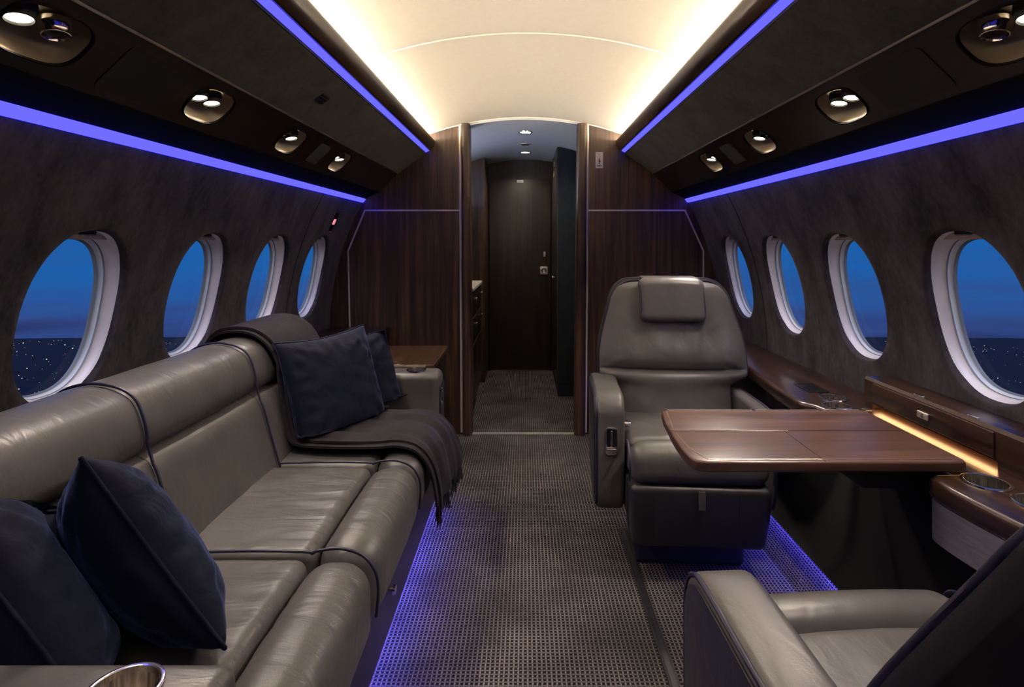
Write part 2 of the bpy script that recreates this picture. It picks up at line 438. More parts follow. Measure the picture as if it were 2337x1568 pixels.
p = struct('number_plate', M().prism(rrect(-.073, -.017, 1.646, 1.668, .002), 4.772, 4.776, 0, axis='y'), MT['white'], d)
struct('plate_print', M().box(-.055, -.048, 4.7712, 4.7725, 1.657, 1.662).box(-.044, -.024, 4.7712, 4.7725, 1.658, 1.660), MT['ink'], d)

# ------------------------------------------------------------------ windows
def window(k, s, yc):
    nm = 'window_%d' % k
    NA = 64
    lin = lambda z: WX(WZ)-.19*(z-WZ)-.006
    def loop(sc, dd, bl=1.0, e=None):
        L = []
        for i in range(NA):
            y, z = se(WA, WB, 2*PI*i/NA, e or (2.35 if sc > .9 else 2.6))
            zz = WZ+z*(1-(1-sc)*.55)
            L.append((s*(WX(zz)*(1-bl)+lin(zz)*bl+dd), yc+y*sc, zz))
        return L
    fr = struct(nm, M().loft([loop(.980, .020, .1), loop(.958, .0165, .2), loop(.946, .020, .4), loop(.925, .028, .7), loop(.885, .038), loop(.852, .0445), loop(.842, .045)]), MT['frame'], None, 60)
    struct('inner_ring', M().loft([loop(.842, .0455), loop(.834, .051), loop(.798, .058), loop(.788, .059)]), MT['frame2'], fr, 60)
    struct('gasket', M().loft([loop(.846, .0454), loop(.840, .0446), loop(.836, .048), loop(.841, .050)]).loft([loop(.791, .059), loop(.784, .0575), loop(.772, .062), loop(.766, .066)]), MT['gasket'], fr, 60)
    struct('pane', M().add(loop(.780, .064), [tuple(range(NA))]), MT['glass'], fr, 0)
    struct('outer_casing', M().loft([loop(.81, .065), loop(1.02, .075), loop(1.06, .05), loop(1.05, .021, 0)]), MT['dark'], fr, 60)
    # shade pulled up to the top of the opening
    zb = WZ+WB*.868
    pts = [(y, z) for y, z in [(se(WA*.940, WB*.962, th, 2.4)) for th in [PI*q/60 for q in range(61)]] if z+WZ > zb]
    hw = max(abs(y) for y, z in pts)
    poly = [(yc+hw, zb)]+[(yc+y, WZ+z) for y, z in pts]+[(yc-hw, zb)]
    xs = lambda z: s*(WX(z)*.75+lin(z)*.25+.029)
    mm = M().prism(poly, 0, .006, 0, axis='x').warp(lambda x, y, z: (xs(z)+s*x, y, z))
    sh = struct('shade', mm, MT['shade'], fr, 30)
    zh = WZ+WB*.925
    struct('shade_handle', M().rbox(xs(zh)-s*.011, xs(zh)+s*.002, yc-.024, yc+.024, zh-.001, zh+.009, .004, 2), MT['dark'], sh)
    struct('handle_bar', M().rbox(xs(zh)-s*.012, xs(zh)-s*.008, yc-.024, yc+.024, zh-.0045, zh-.0008, .0018, 2), MT['chrome'], sh)
k = 0
for s in (-1, 1):
    for yc in WIN:
        k += 1; window(k, s, yc)

# ------------------------------------------------------------------ overhead units
LP1, LP2 = Vector((.748, 1.530)), Vector((.862, 1.421))
LB = (LP2-LP1).normalized(); LN = Vector((LB.y, -LB.x))       # along the slope; into the cabin
if LN.x > 0: LN = -LN
LC = (LP1+LP2)/2
LY = [.918, 1.398, 1.882, 2.375]
def lp(s, y, b, d):    # point on the lamp panel: b across the slope, d out of the cabin
    q = LC+LB*b-LN*d
    return (s*q.x, y, q.y)
def overhead(s):
    side = 'left' if s < 0 else 'right'
    where = 'above the long sofa' if s < 0 else 'above the armchairs and table'
    t = thing('overhead_panel', 'dark suede and walnut overhead panel running along the cabin '+where, 'overhead panel', (s*.75, 1.0, 1.36))
    yr = lambda pts, mat, nm, sharp=35, par=None: obj(nm, M().loft([[(s*x, Y0+.01, z) for x, z in pts], [(s*x, Y1-.002, z) for x, z in pts]], True, True, True), mat, par or t, sharp)
    yr([(.957, 1.362), (.975, 1.362), (.965, 1.47), (.82, 1.64), (.675, 1.76), (.668, 1.742), (.80, 1.63), (.95, 1.46)], MT['dark'], 'outer_shell')
    rail = cr([(.545, 1.722), (.537, 1.728), (.531, 1.718), (.538, 1.692), (.550, 1.672), (.560, 1.666), (.571, 1.680), (.573, 1.70), (.56, 1.722)], 4, True)
    yr(rail, MT['wood_y'], 'wood_rail')
    yr([(.56, 1.700), (.66, 1.700), (.66, 1.742), (.67, 1.742), (.67, 1.69), (.56, 1.69)], MT['cream'], 'cove_tray')
    sp = cr([(.585, 1.655), (.592, 1.644), (.63, 1.616), (.69, 1.574), (.738, 1.537), (.746, 1.532)], 5)
    yr(sp+[(.756, 1.542), (.60, 1.664)], MT['suede_o'], 'suede_panel', 60)
    obj('edge_seam', M().tube([(s*.5875, Y0+.02, 1.6495), (s*.5875, Y1-.004, 1.6495)], .0022, 6), MT['dark'], t)
    obj('metal_trim', M().tube([(s*.7465, Y0+.02, 1.5305), (s*.7465, Y1-.004, 1.5305)], .0032, 8), MT['gold'], t)
    q = [LP1, LP2, LP2-LN*.005, LP1-LN*.005]
    panel = yr([(a.x, a.y) for a in q], MT['ebony'], 'lamp_panel')
    for y in LY:
        L = [[lp(s, y+se(.080, .051, 2*PI*i/40, 3.0)[0], se(.080, .051, 2*PI*i/40, 3.0)[1], dd) for i in range(40)] for dd in (-.02, .03)]
        cut(panel, M().loft(L, True, True, True))
    yr(cr([(.860, 1.424), (.864, 1.4185), (.90, 1.403), (.92, 1.3945), (.936, 1.3870)], 4)+[(.955, 1.396), (.88, 1.43)], MT['fascia'], 'fascia')
    return t
overhead(-1); overhead(1)

def strip(s, a, b, label, mat, nm, y0=Y0+.02, y1=Y1-.004, cat='light strip', group=None, th=.003):
    (x0, z0), (x1, z1) = a, b
    v = Vector((x1-x0, z1-z0)).normalized(); nn = Vector((-v.y, v.x))*th
    if nn.y < 0: nn = -nn
    pts = [(x0, z0), (x1, z1), (x1+nn.x, z1+nn.y), (x0+nn.x, z0+nn.y)]
    return tag(obj(nm, M().loft([[(s*x, y0, z) for x, z in pts], [(s*x, y1, z) for x, z in pts]], True, True, True), mat, None, 0), label, cat, group)
for s in (-1, 1):
    w = 'above the sofa side' if s < 0 else 'above the armchair side'
    strip(s, (.5642, 1.6650), (.5835, 1.6545), 'upper blue light strip between walnut rail and suede panel '+w, MT['blue'], 'light_strip', group='blue light strips')
    strip(s, (.9365, 1.3790), (.9492, 1.3632), 'lower blue light strip along the top of the window wall '+w, MT['blue'], 'light_strip', group='blue light strips', th=.008)
    ls = bpy.data.objects['light_strip.001' if s < 0 else 'light_strip.003']
    obj('added_wash', M().loft([[(s*x, yy, z) for x, z in ((.9488, 1.3631), (.9560, 1.3603), (.9565, 1.3618), (.9495, 1.3645))] for yy in (Y0+.02, Y1-.004)], True, True, True), MT['wash'], ls, 0)  # extra emitter added under the strip to strengthen its glow on the wall
    strip(s, (.630, 1.7015), (.6595, 1.7300), 'warm cove light strip hidden behind the walnut rail '+w, MT['warm'], 'cove_light', group='warm cove lights')

def spot(loc, aim, power, ang=118, blend=.9, col=(1, .85, .69), r=.019):
    ld = bpy.data.lights.new('lamp_beam', 'SPOT'); ld.energy = power; ld.spot_size = math.radians(ang); ld.spot_blend = blend
    ld.color = col; ld.shadow_soft_size = r
    o = bpy.data.objects.new('lamp_beam', ld); COL.objects.link(o); o.location = loc
    o.rotation_euler = (Vector(aim)-Vector(loc)).to_track_quat('-Z', 'Y').to_euler()
    return o
SPOT_P = {-1: 13.5, 1: 17.0}
def reading_light(s, i):
    y = LY[i]; side = 'over the sofa' if s < 0 else 'over the armchairs'
    n_ = ['nearest, one lens beside an air nozzle', 'second nearest, two lit lenses', 'third nearest, one lit and one dark lens', 'farthest, next to the bulkhead'][i]
    o = lp(s, y, 0, 0)
    t = thing('reading_light', 'recessed reading light '+side+', '+n_, 'reading light', o, 'recessed reading lights')
    N = 40
    L = lambda k_, d, e=3.0, sh=0: [lp(s, y+se(.080*k_, .051*k_, 2*PI*i_/N, e)[0], se(.080*k_, .051*k_, 2*PI*i_/N, e)[1]+sh, d) for i_ in range(N)]
    obj('bezel', M().loft([L(1.04, -.0005), L(1.03, -.003), L(.99, -.003), L(.985, .004)]), MT['fascia'], t, 60)
    obj('housing', M().loft([L(.985, .003), L(.96, .012), L(.88, .030, 2.8), L(.72, .044, 2.6)], True, False, True), MT['housing'], t, 60)
    dn = Vector((-s*.22, -.10, -1)).normalized()
    def barrel(yy, kind):
        c = Vector(lp(s, yy, -.004, .020))
        b = obj('lamp_barrel' if kind != 'vent' else 'air_nozzle', M().lathe([(.0265, -.022), (.026, -.010), (.0225, -.006), (.0215, .0045), (.0195, .005), (.018, 0)], c, 28, dn), MT['chrome'] if kind == 'vent' else MT['dark'], t, 40)
        mt = MT['lamp'] if kind == 'lit' else MT['black']
        obj('lens' if kind != 'vent' else 'nozzle_core', M().lathe([(.0, .002), (.010, .0018), (.0196, .0005)], c, 28, dn), mt, b, 40)
        if kind == 'dark':
            obj('bulb', M().lathe([(0, .006), (.005, .004), (.006, 0)], c, 16, dn), MT['chrome'], b, 40)
        if kind == 'lit':
            p = c+dn*.012
            spot(p, p+Vector((-s*.30, -.10, -1)), SPOT_P[s])
    if i == 0: barrel(y-.036, 'lit'); barrel(y+.034, 'vent')
    elif i == 2: barrel(y-.030, 'dark'); barrel(y+.026, 'lit')
    else: barrel(y-.030, 'lit'); barrel(y+.026, 'lit')
for s in (-1, 1):
    for i in range(4): reading_light(s, i)

def plate(s, y0, y1, b0, b1, mat, label, nm='access_panel'):
    P = rrect(y0, y1, b0, b1, .012, 4)
    lo = [[lp(s, y, b, d) for y, b in P] for d in (-.0002, -.0016)]
    m = M().loft(lo, True, False, True)
    tag(obj(nm, m, mat, None, 30), label, 'access panel', 'overhead access panels')
plate(-1, 1.07, 1.27, -.052, .058, MT['panel'], 'large flush black access panel overhead, between the sofa side\'s near reading lights')
plate(1, 1.07, 1.27, -.052, .058, MT['panel'], 'large flush black access panel overhead, between the armchair side\'s near reading lights')
plate(-1, 2.08, 2.19, -.045, .05, MT['suede_k'], 'small charcoal access panel overhead, between the sofa side\'s far reading lights')
plate(1, 2.08, 2.19, -.045, .05, MT['suede_k'], 'small charcoal access panel overhead, between the armchair side\'s far reading lights')
# small slotted vent on the left suede panel
vt = thing('air_vent', 'small black slotted vent set in the suede overhead panel above the sofa', 'vent', (-.657, 1.78, 1.59))
vx = Vector((.69-.63, 0, 1.574-1.616)).normalized(); vn = Vector((-vx.z, 0, vx.x))
def vpt(a, b, c):
    q = Vector((.660, 1.78, 1.5945))+vx*a+Vector((0, 1, 0))*b-vn*c*(-1 if vn.x < 0 else 1)
    return (-q.x, q.y, q.z)
obj('vent_body', M().box(-.018, .018, -.03, .03, -.002, .0012).warp(vpt), MT['dark'], vt, 0)
for a in (-.012, 0, .012):
    obj('vent_blade', M().box(a-.0025, a+.0022, -.029, .029, .001, .0026).warp(vpt), MT['fascia'], vt, 0)

# call indicator on the left wall, placard on the bulkhead
ind = thing('call_indicator', 'slim black wall indicator with a red lit square above the far left window', 'indicator', (-WX(1.24), 2.9, 1.24))
def ipt(x, y, z):   # x out of wall
    return (-(WX(z)-x), y, z)
obj('backplate', M().box(0, .004, 2.882, 2.922, 1.185, 1.298).warp(ipt), MT['black'], ind, 0)
obj('red_lens', M().box(.003, .006, 2.884, 2.920, 1.222, 1.250).warp(ipt), MT['red'], ind, 0)
obj('chrome_clip', M().rbox(.002, .010, 2.880, 2.924, 1.284, 1.297, .003, 2).warp(ipt), MT['chrome'], ind)
obj('lower_clip', M().rbox(.002, .007, 2.880, 2.924, 1.180, 1.186, .002, 2).warp(ipt), MT['steel'], ind)
pl = thing('placard', 'small white placard with a tiny dark pictogram, on the walnut bulkhead right of the doorway', 'sign', (.433, Y1-.001, 1.61))
obj('plate', M().prism(rrect(.412, .456, 1.563, 1.657, .002), Y1-.004, Y1-.0005, 0, axis='y'), MT['white'], pl, 0)
pm = M()
def pd(poly): pm.prism(poly, Y1-.0046, Y1-.0038, 0, axis='y')
pd([(.4335+.002*math.cos(a*PI/4), 1.643+.003*math.sin(a*PI/4)) for a in range(8)])
pd([(.4325, 1.622), (.4365, 1.622), (.4375, 1.612), (.4400, 1.601), (.4370, 1.598), (.4320, 1.598), (.4290, 1.603), (.4315, 1.612)])
pd([(.4385, 1.600), (.4430, 1.604), (.4440, 1.602), (.4390, 1.596)])
pd([(.4300, 1.596), (.4390, 1.596), (.4380, 1.588), (.4310, 1.588)])
obj('pictogram', pm, MT['ink'], pl, 0)
pm = M()
for q in range(9):
    x = .4215+.0030*q; pd([(x, 1.581-.0007*(q % 3)), (x+.0022, 1.581-.0004*(q % 2)), (x+.0022, 1.573), (x, 1.573+.0006*(q % 2))])
obj('printed_line', pm, MT['ink'], pl, 0)

# ------------------------------------------------------------------ corridor fittings
for i, yy in enumerate((3.60, 4.41)):
    t = thing('downlight', 'round ceiling downlight in the corridor, '+('the one nearer the cabin' if i == 0 else 'the one nearer the far door'), 'downlight', (0, yy, cz_(0)), 'corridor downlights')
    obj('ring', M().lathe([(.048, .002), (.047, -.004), (.038, -.005), (.035, .001)], (0, yy, cz_(0)), 32), MT['chrome'], t)
    obj('lens', M().lathe([(0, -.003), (.036, -.002)], (0, yy, cz_(0)), 32), MT['lampd'], t)
    spot((0, yy, cz_(0)-.02), (0, yy, 0), 15.0, 150, .9, (1, .86, .66), .03)
t = thing('ceiling_vent', 'small flat oval vent between the two corridor downlights', 'vent', (0, 4.05, cz_(0)))
obj('vent_ring', M().lathe([(.044, .002), (.043, -.005), (.034, -.006), (.030, -.001), (0, -.001)], (0, 4.05, cz_(0)), 28), MT['steel'], t)
for a in (-.015, 0, .015): obj('vent_blade', M().box(-.026, .026, 4.05+a-.002, 4.05+a+.002, cz_(0)-.005, cz_(0)-.001), MT['dark'], t, 0)

t = thing('galley_cabinet', 'dark walnut galley cabinet with chrome knobs left inside the corridor', 'cabinet', (-.53, 3.7, 0))
obj('carcass', M().box(-.745, -.325, 3.31, 3.96, .13, .826), MT['wood_door'], t)
obj('plinth', M().box(-.745, -.42, 3.31, 3.96, 0, .13), MT['dark'], t)
for zc, h in ((.745, .13), (.59, .15), (.34, .32)):
    for ya, yb in ((3.33, 3.63), (3.64, 3.94)):
        d = obj('drawer', M().rbox(-.326, -.317, ya, yb, zc-h/2, zc+h/2, .003, 2), MT['wood_door'], t)
        if zc > .4:
            obj('knob', M().lathe([(.004, 0), (.004, .008), (.010, .010), (.010, .018), (0, .020)], (-.317, (ya+yb)/2+(.05 if ya > 3.5 else -.06), zc+.03), 16, (1, 0, 0)), MT['chrome'], d)
tag(obj('countertop', M().rbox(-.747, -.312, 3.305, 3.975, .828, .85, .004, 2), MT['stone']), 'pale stone countertop on the dark galley cabinet in the corridor', 'countertop')
strip(-1, (.425, .125), (.50, .125), 'blue floor light strip under the galley cabinet in the corridor', MT['blue_hi'], 'light_strip', 3.32, 3.95, group='blue light strips')
c = thing('closet', 'tall blue-black suede closet right inside the corridor beside the far door', 'closet', (.5, 4.4, 0))
cp_ = [(.236, .09), (.745, .09)]+[(x, cz_(x)-.006) for x in [.745-.0509*q for q in range(11)]]
obj('body', M().prism(cp_, 4.0, 4.765, .006, 3, axis='y'), MT['suede_b'], c)
obj('side_board', M().box(.230, .236, 4.02, 4.765, .09, cz_(.236)-.01), MT['wood_door'], c, 0)
obj('kick_plate', M().box(.236, .745, 4.004, 4.765, 0, .09), MT['dark'], c)
for zz in (1.665, 1.80-.05):
    obj('hinge', M().rbox(.2215, .230, 4.30, 4.34, zz-.03, zz+.02, .002, 2), MT['brass'], c)
obj('closet_knob', M().lathe([(.006, 0), (.006, .012), (.014, .016), (.014, .024), (0, .03)], (.232, 4.25, .855), 18, (-1, 0, 0)), MT['chrome'], c)
obj('closet_latch', M().rbox(.220, .232, 4.22, 4.27, .885, .905, .004, 2), MT['chrome'], c)

obj('added_cool_light', M().box(-.742, -.735, 3.34, 3.94, 1.50, 1.53), emis('cool_fill', (.62, .72, 1.0), 85), bpy.data.objects['galley_cabinet'], 0)  # unseen lamp added to give the corridor ceiling its bluish tone
obj('upper_cabinet', M().box(-.745, -.56, 3.32, 3.96, 1.12, 1.48), MT['wood_door'], bpy.data.objects['galley_cabinet'], 0)
# ------------------------------------------------------------------ sofa
SEC = [(.705, 1.184), (1.184, 1.662), (1.662, 2.218)]
sofa = thing('sofa', 'long taupe leather sofa with navy piping under the left windows', 'sofa', (-.7, 1.4, 0))
BP = cr([(-.735, .40), (-.752, .46), (-.778, .55), (-.800, .630), (-.818, .660)], 5)[:-1]+[(-.842, .670)]+cr([(-.834, .676), (-.822, .697), (-.829, .745), (-.850, .790), (-.892, .814), (-.945, .820), (-1.0, .805), (-1.045, .765), (-1.062, .70), (-1.065, .55), (-1.062, .40)], 5)
CB = (-.93, .60)
def back_sec(ya, yb, end=False):
    m = M(); loops = []
    n = 26
    for i in range(n+1):
        t = i/n; y = ya+(yb-ya)*t
        e0 = max(0, 1-(t*(yb-ya))/.022); e1 = max(0, 1-((1-t)*(yb-ya))/(.022 if not end else .06))
        k_ = 1-.018*(e0**2)-(.018 if not end else .22)*(e1**2)
        L = []
        for j, (x, z) in enumerate(BP):
            puff = .006*math.sin(PI*t)*(1 if z > .45 else 0)
            wob = .0022*noise.noise(Vector((x*9, y*14, z*9)))
            L.append((CB[0]+(x-CB[0])*k_+puff*.6+wob, y, CB[1]+(z-CB[1])*k_+wob))
        loops.append(L)
    m.loft(loops, True, True, True)
    return m
def seat_fn(ya, yb):
    def fn(x, y, z):
        if z > .42:
            u = (y-ya)/(yb-ya)
            z += .010*math.sin(PI*max(0, min(1, u)))**.6 + .0022*math.sin(y*95+6*math.sin(x*9))*gs(u, .55, .35)*gs(x, -.52, .14) + .0015*noise.noise(Vector((x*18, y*40, 3)))
        return (x, y, z)
    return fn
for i, (ya, yb) in enumerate(SEC):
    g = .0025
    obj('seat_cushion', M().rbox(-.785, -.462, ya+g, yb-g, .30, .452, .028, 22, seat_fn(ya, yb)), MT['leather_s'], sofa, 60)
    def bf(x, y, z, ya=ya, yb=yb):
        u = (y-ya)/(yb-ya)
        if z > .30:
            z += .006*math.sin(PI*max(0, min(1, u)))**.6+.0016*math.sin(y*110+3*math.sin(y*17))*gs(u, .6, .3)
        x += .006*math.sin(PI*max(0, min(1, u)))**.6*sm(-.42, -.32, x)
        if z < .33: x -= (.33-z)*.35*sm(-.45, -.33, x)
        return (x, y, z)
    obj('front_bolster', M().rbox(-.464, -.322, ya+g, yb-g, .255, .462, .062, 18, bf, 6), MT['leather_s'], sofa, 60)
    bk = obj('backrest', back_sec(ya+.001, yb-.001, i == 2), MT['leather'], sofa, 60)
    if i < 2:
        ppath = [(x+.004 if x > -.9 else x, yb, z+.002) for x, z in BP if z > .44 and x > -1.03 and not .652 < z < .692]
        obj('piping', M().tube([(CB[0]+(x-CB[0])*1.002, y, CB[1]+(z-CB[1])*1.004) for x, y, z in ppath], .0033, 8), MT['piping'], bk)
        pp = [(-.745, .458), (-.60, .462), (-.475, .460), (-.462, .456), (-.448, .462), (-.40, .467), (-.352, .452), (-.326, .42), (-.318, .38), (-.322, .32)]
        obj('seat_piping', M().tube([(x, yb, z) for x, z in cr(pp, 5)], .0033, 8), MT['piping'], sofa)
b_ = obj('base', M().box(-1.03, -.362, .52, 2.345, .100, .275), MT['ebony'], sofa, 0)
obj('plinth', M().box(-1.0, -.50, .53, 2.335, 0, .10), MT['dark'], sofa, 0)
obj('drawer_knob', M().lathe([(.006, 0), (.006, .006), (.013, .008), (.012, .014), (0, .015)], (-.362, 1.47, .197), 18, (1, 0, 0)), MT['chrome'], b_)
def cup(par, x, y, z, r, depth=.055, nm='cup_holder', sub=True):
    m = M().lathe([(r+.006, .0005), (r+.0055, .003), (r+.002, .0045), (r-.001, .003), (r-.0015, -.004)], (x, y, z), 40)
    c = obj(nm, m, MT['chrome'], par, 50)
    obj('cup_well', M().lathe([(r-.001, .001), (r-.0015, -.010), (r-.004, -depth+.004), (r-.010, -depth), (0, -depth)], (x, y, z), 40), MT['cup'], c, 50)
def cyl(x, y, z0, z1, r): return M().lathe([(0, z0), (r, z0), (r, z1), (0, z1)], (x, y, 0), 40)
def arm_fn(x, y, z):
    return (x, y, z)
fa = obj('armrest', M().rbox(-1.05, -.350, 2.225, 2.350, .10, .594, .030, 8, None, 5), MT['leather'], sofa, 50)
cut(fa, cyl(-.455, 2.285, .53, .62, .036)); cup(fa, -.455, 2.285, .594, .036)
obj('arm_panel', M().prism(rrect(2.243, 2.333, .30, .55, .02), -.351, -.346, .002, axis='x'), MT['leather_d'], fa)
for zz in (.520, .465): obj('arm_button', M().rbox(-.347, -.340, 2.250, 2.265, zz-.010, zz+.010, .004, 2), MT['chrome'], fa)
na = obj('armrest', M().rbox(-1.05, -.362, .46, .700, .10, .600, .022, 8, None, 5), MT['leather'], sofa, 50)
cut(na, cyl(-.475, .645, .53, .62, .0375)); cup(na, -.475, .645, .600, .0375)
obj('arm_end_pad', M().prism(rrect(.49, .688, .12, .578, .035), -.363, -.354, .004, axis='x'), MT['leather_d'], na)
strip(-1, (.395, .0965), (.46, .0965), 'blue floor light strip under the front edge of the long sofa', MT['blue_hi'], 'light_strip', .54, 2.33, group='blue light strips')

# end console between sofa and bulkhead
cs = thing('side_console', 'low walnut topped console between the sofa and the bulkhead', 'console', (-.7, 2.6, 0))
obj('console_top', M().prism(rrect(-1.10, -.392, 2.362, 2.80, .006), .578, .60, .004), MT['wood_y2'], cs)
body = obj('console_body', M().box(-1.0, -.405, 2.365, 2.795, .0, .577), MT['black'], cs)
for yy, zz in ((2.40, .545), (2.62, .548)): obj('console_button', M().rbox(-.406, -.401, yy-.005, yy+.005, zz-.004, zz+.004, .002, 2), MT['chrome'], cs)
obj('edge_strip', M().box(-1.09, -.43, 2.356, 2.362, .590, .597), MT['gold'], cs, 0)
cb = thing('corner_shelf', 'dark walnut shelf in the corner where the left wall meets the bulkhead', 'shelf', (-.95, 3.0, 0))
obj('shelf_top', M().box(-1.135, -.80, 2.81, 3.21, .60, .63), MT['wood_y'], cb); obj('shelf_body', M().box(-1.0, -.81, 2.82, 3.21, .0, .60), MT['wood_door'], cb)

# ------------------------------------------------------------------ cushions
def back_x(z):
    pts = [(q[1], q[0]) for q in BP[:46]]
    best = -2
    for (za, xa), (zb2, xb) in zip(pts, pts[1:]):
        if min(za, zb2) <= z <= max(za, zb2) and abs(zb2-za) > 1e-6: best = max(best, xa+(xb-xa)*(z-za)/(zb2-za))
    return best
def pillow(c, e1, e2, size, thick, label, seed=0, seat=.474, gap=.008, arm=None, avoid=None):
    """c centre; e1, e2 in-plane directions"""
    e1 = Vector(e1).normalized(); e2 = Vector(e2); e2 = (e2-e1*e2.dot(e1)).normalized(); n_ = e1.cross(e2)
    c = Vector(c); h = size/2
    t = thing('throw_pillow', label, 'pillow', tuple(c), 'navy velvet pillows')
    def squash(p, r=0):
        p = Vector(p)
        if avoid:                                  # pressed flat against the cushion in front of it
            ac, a1, a2, an, ah, at, sd = avoid
            d = p-ac; u, v = d.dot(a1)/ah, d.dot(a2)/ah
            if abs(u) < 1.02 and abs(v) < 1.02:
                bs = max(0, 1-abs(u)**2.6)*max(0, 1-abs(v)**2.6)
                lim = at/2*bs**.52+.015+r; k = d.dot(an)*sd
                if k < lim: p += an*sd*(lim-k)
        if arm is not None: p.y = min(p.y, arm-r) if arm > 1 else max(p.y, arm+r)
        p.x = max(p.x, back_x(min(max(p.z, .41), .81))+gap+r)
        if p.x < -.30: p.z = max(p.z, seat+r)
        return tuple(p)
    def out(u, v):
        k1 = 1-.10*(1-v*v)*abs(u)**3; k2 = 1-.10*(1-u*u)*abs(v)**3
        return u*k1*h, v*k2*h
    def P(u, v, side):
        a, b = out(u, v)
        base = max(0, (1-abs(u)**2.6))*max(0, (1-abs(v)**2.6))
        d = thick/2*base**.52
        wr = .0045*noise.noise(Vector((u*3.2+seed, v*3.2, side*2+seed)))*base**.3
        for su in (-1, 1):
            for sv in (-1, 1):
                du, dv = 1-su*u, 1-sv*v; rr = math.hypot(du, dv); an = math.atan2(dv, du)
                wr += .0032*math.sin(an*13+seed)*gs(rr, .55, .33)
        edge = max(1-abs(u), 0)*max(1-abs(v), 0)
        wr += .0022*math.sin(u*26+seed*2+3*v)*gs(abs(v), .78, .16)+.0022*math.sin(v*24+seed+2*u)*gs(abs(u), .78, .16)
        d += wr*min(1, edge*9)
        return squash(c+e1*a+e2*b+n_*d*side)
    m = M(); n = 44
    for side in (1, -1):
        m.grid(lambda a, b: P(2*a-1, 2*b-1, side), n, n)
    bm_ = {}
    cov = obj('cover', m, MT['velvet'], t, 70)
    bm = bmesh.new(); bm.from_mesh(cov.data); bmesh.ops.remove_doubles(bm, verts=bm.verts, dist=.0004); bmesh.ops.recalc_face_normals(bm, faces=bm.faces); bm.to_mesh(cov.data); bm.free()
    cov.data.shade_smooth()
    rim = []
    K = 26
    for (u0, v0, u1, v1) in ((-1, -1, 1, -1), (1, -1, 1, 1), (1, 1, -1, 1), (-1, 1, -1, -1)):
        for q in range(K):
            u = u0+(u1-u0)*q/K; v = v0+(v1-v0)*q/K
            if abs(u) > .93 and abs(v) > .93: u *= .985; v *= .985
            a, b = out(u, v); rim.append(squash(c+e1*a*1.004+e2*b*1.004, .0036))
    obj('piping', M().tube(rim, .0034, 6, True), MT['velvet'], t, 60)
    return (c, e1, e2, n_, h, thick)
PSIDE, PSIDE2 = -1, -1
# far pair, leaning on the sofa back over the throw
PA = pillow((-.662, 1.905, .626), (.50, .84, .03), (-.30, .10, .92), .385, .135, 'front navy velvet pillow of the far pair, leaning on the throw blanket', 1.3, .513, .036)
pillow((-.632, 2.098, .604), (.62, .78, .02), (-.28, .16, .92), .355, .085, 'navy velvet pillow tucked behind another, against the sofa\'s far armrest', 4.1, .513, .036, 2.220, PA+(PSIDE,))
# near pair, seen almost edge on
PB = pillow((-.680, .965, .584), (.205, .02, -.300), (-.215, .265, -.165), .372, .150, 'navy velvet pillow standing edge-on on the near sofa seat', 2.2, .474, .015)
pillow((-.768, .848, .580), (.225, .0, -.28), (-.19, .27, -.14), .372, .150, 'navy velvet pillow at the picture\'s left edge behind the near armrest', 6.4, .474, .015, .703, PB+(PSIDE2,))

# ------------------------------------------------------------------ throw
tp = cr([(-1.035, .775), (-1.0, .822), (-.945, .836), (-.885, .829), (-.838, .798), (-.805, .745), (-.800, .69), (-.783, .60), (-.752, .51), (-.715, .486), (-.60, .485), (-.47, .484), (-.40, .487), (-.345, .470), (-.312, .42), (-.302, .35), (-.298, .27)], 6)
tl = [0]
for a, b in zip(tp, tp[1:]): tl.append(tl[-1]+(Vector(b)-Vector(a)).length)
TL = tl[-1]
def tpos(t):
    d = t*TL
    for i in range(len(tl)-1):
        if tl[i+1] >= d:
            q = (d-tl[i])/(tl[i+1]-tl[i]); a, b = Vector(tp[i]), Vector(tp[i+1]); p = a+(b-a)*q; tg = (b-a).normalized()
            return p, Vector((-tg.y, tg.x)) if Vector((-tg.y, tg.x)).dot(Vector((.5, 1))) > 0 else Vector((tg.y, -tg.x))
    return Vector(tp[-1]), Vector((1, 0))
def throw_pt(t, v, lay, grow=0):
    p, nn = tpos(t)
    ya = 1.775-.055*sm(.30, .62, t)+.035*sm(.8, 1, t); yb = 2.105-.045*sm(.30, .60, t)+.10*sm(.74, 1, t)
    ya -= grow; yb -= grow*.5
    y = ya+(yb-ya)*v
    fold = (.006*math.sin(v*17+1.5*math.sin(t*9))+.004*math.sin(v*31+t*14))*(sm(.35, .6, t)) + .010*math.sin(v*21+1)*sm(.84, 1, t)
    off = fold*.7+lay+max(0, .012*sm(.8, 1, t)*v*3)
    return (p.x+nn.x*off, y, p.y+nn.y*off)
def throw_sheet(l0, l1, grow, t0=0, t1=1):
    m = M(); nu, nv = 90, 40; loops = []
    for i in range(nu+1):
        t = t0+(t1-t0)*i/nu; ring = []
        for j in range(nv+1): ring.append(throw_pt(t, j/nv, l1, grow))
        for j in range(nv, -1, -1): ring.append(throw_pt(t, j/nv, l0, grow))
        loops.append(ring)
    return m.loft(loops, True, True, True)
th = thing('throw_blanket', 'plum grey fringed throw blanket draped over the far end of the sofa', 'blanket', (-.6, 1.9, .5))
obj('upper_layer', throw_sheet(.011, .019, -.004), MT['throw'], th, 60)
obj('under_fold', throw_sheet(.002, .009, .016, 0, .985), MT['throw'], th, 60)
fm = M()
for q in range(150):
    v = (q+random.random()*.8)/150; x, y, z = throw_pt(1, v, .008); l_ = .048+.022*random.random()
    dx, dy = random.uniform(-.008, .010), random.uniform(-.008, .008)
    fm.tube([(x, y, z+.01), (x+dx*.4, y+dy*.3, z-l_*.5), (x+dx, y+dy, z-l_)], lambda t: .0022-.0012*t, 5)
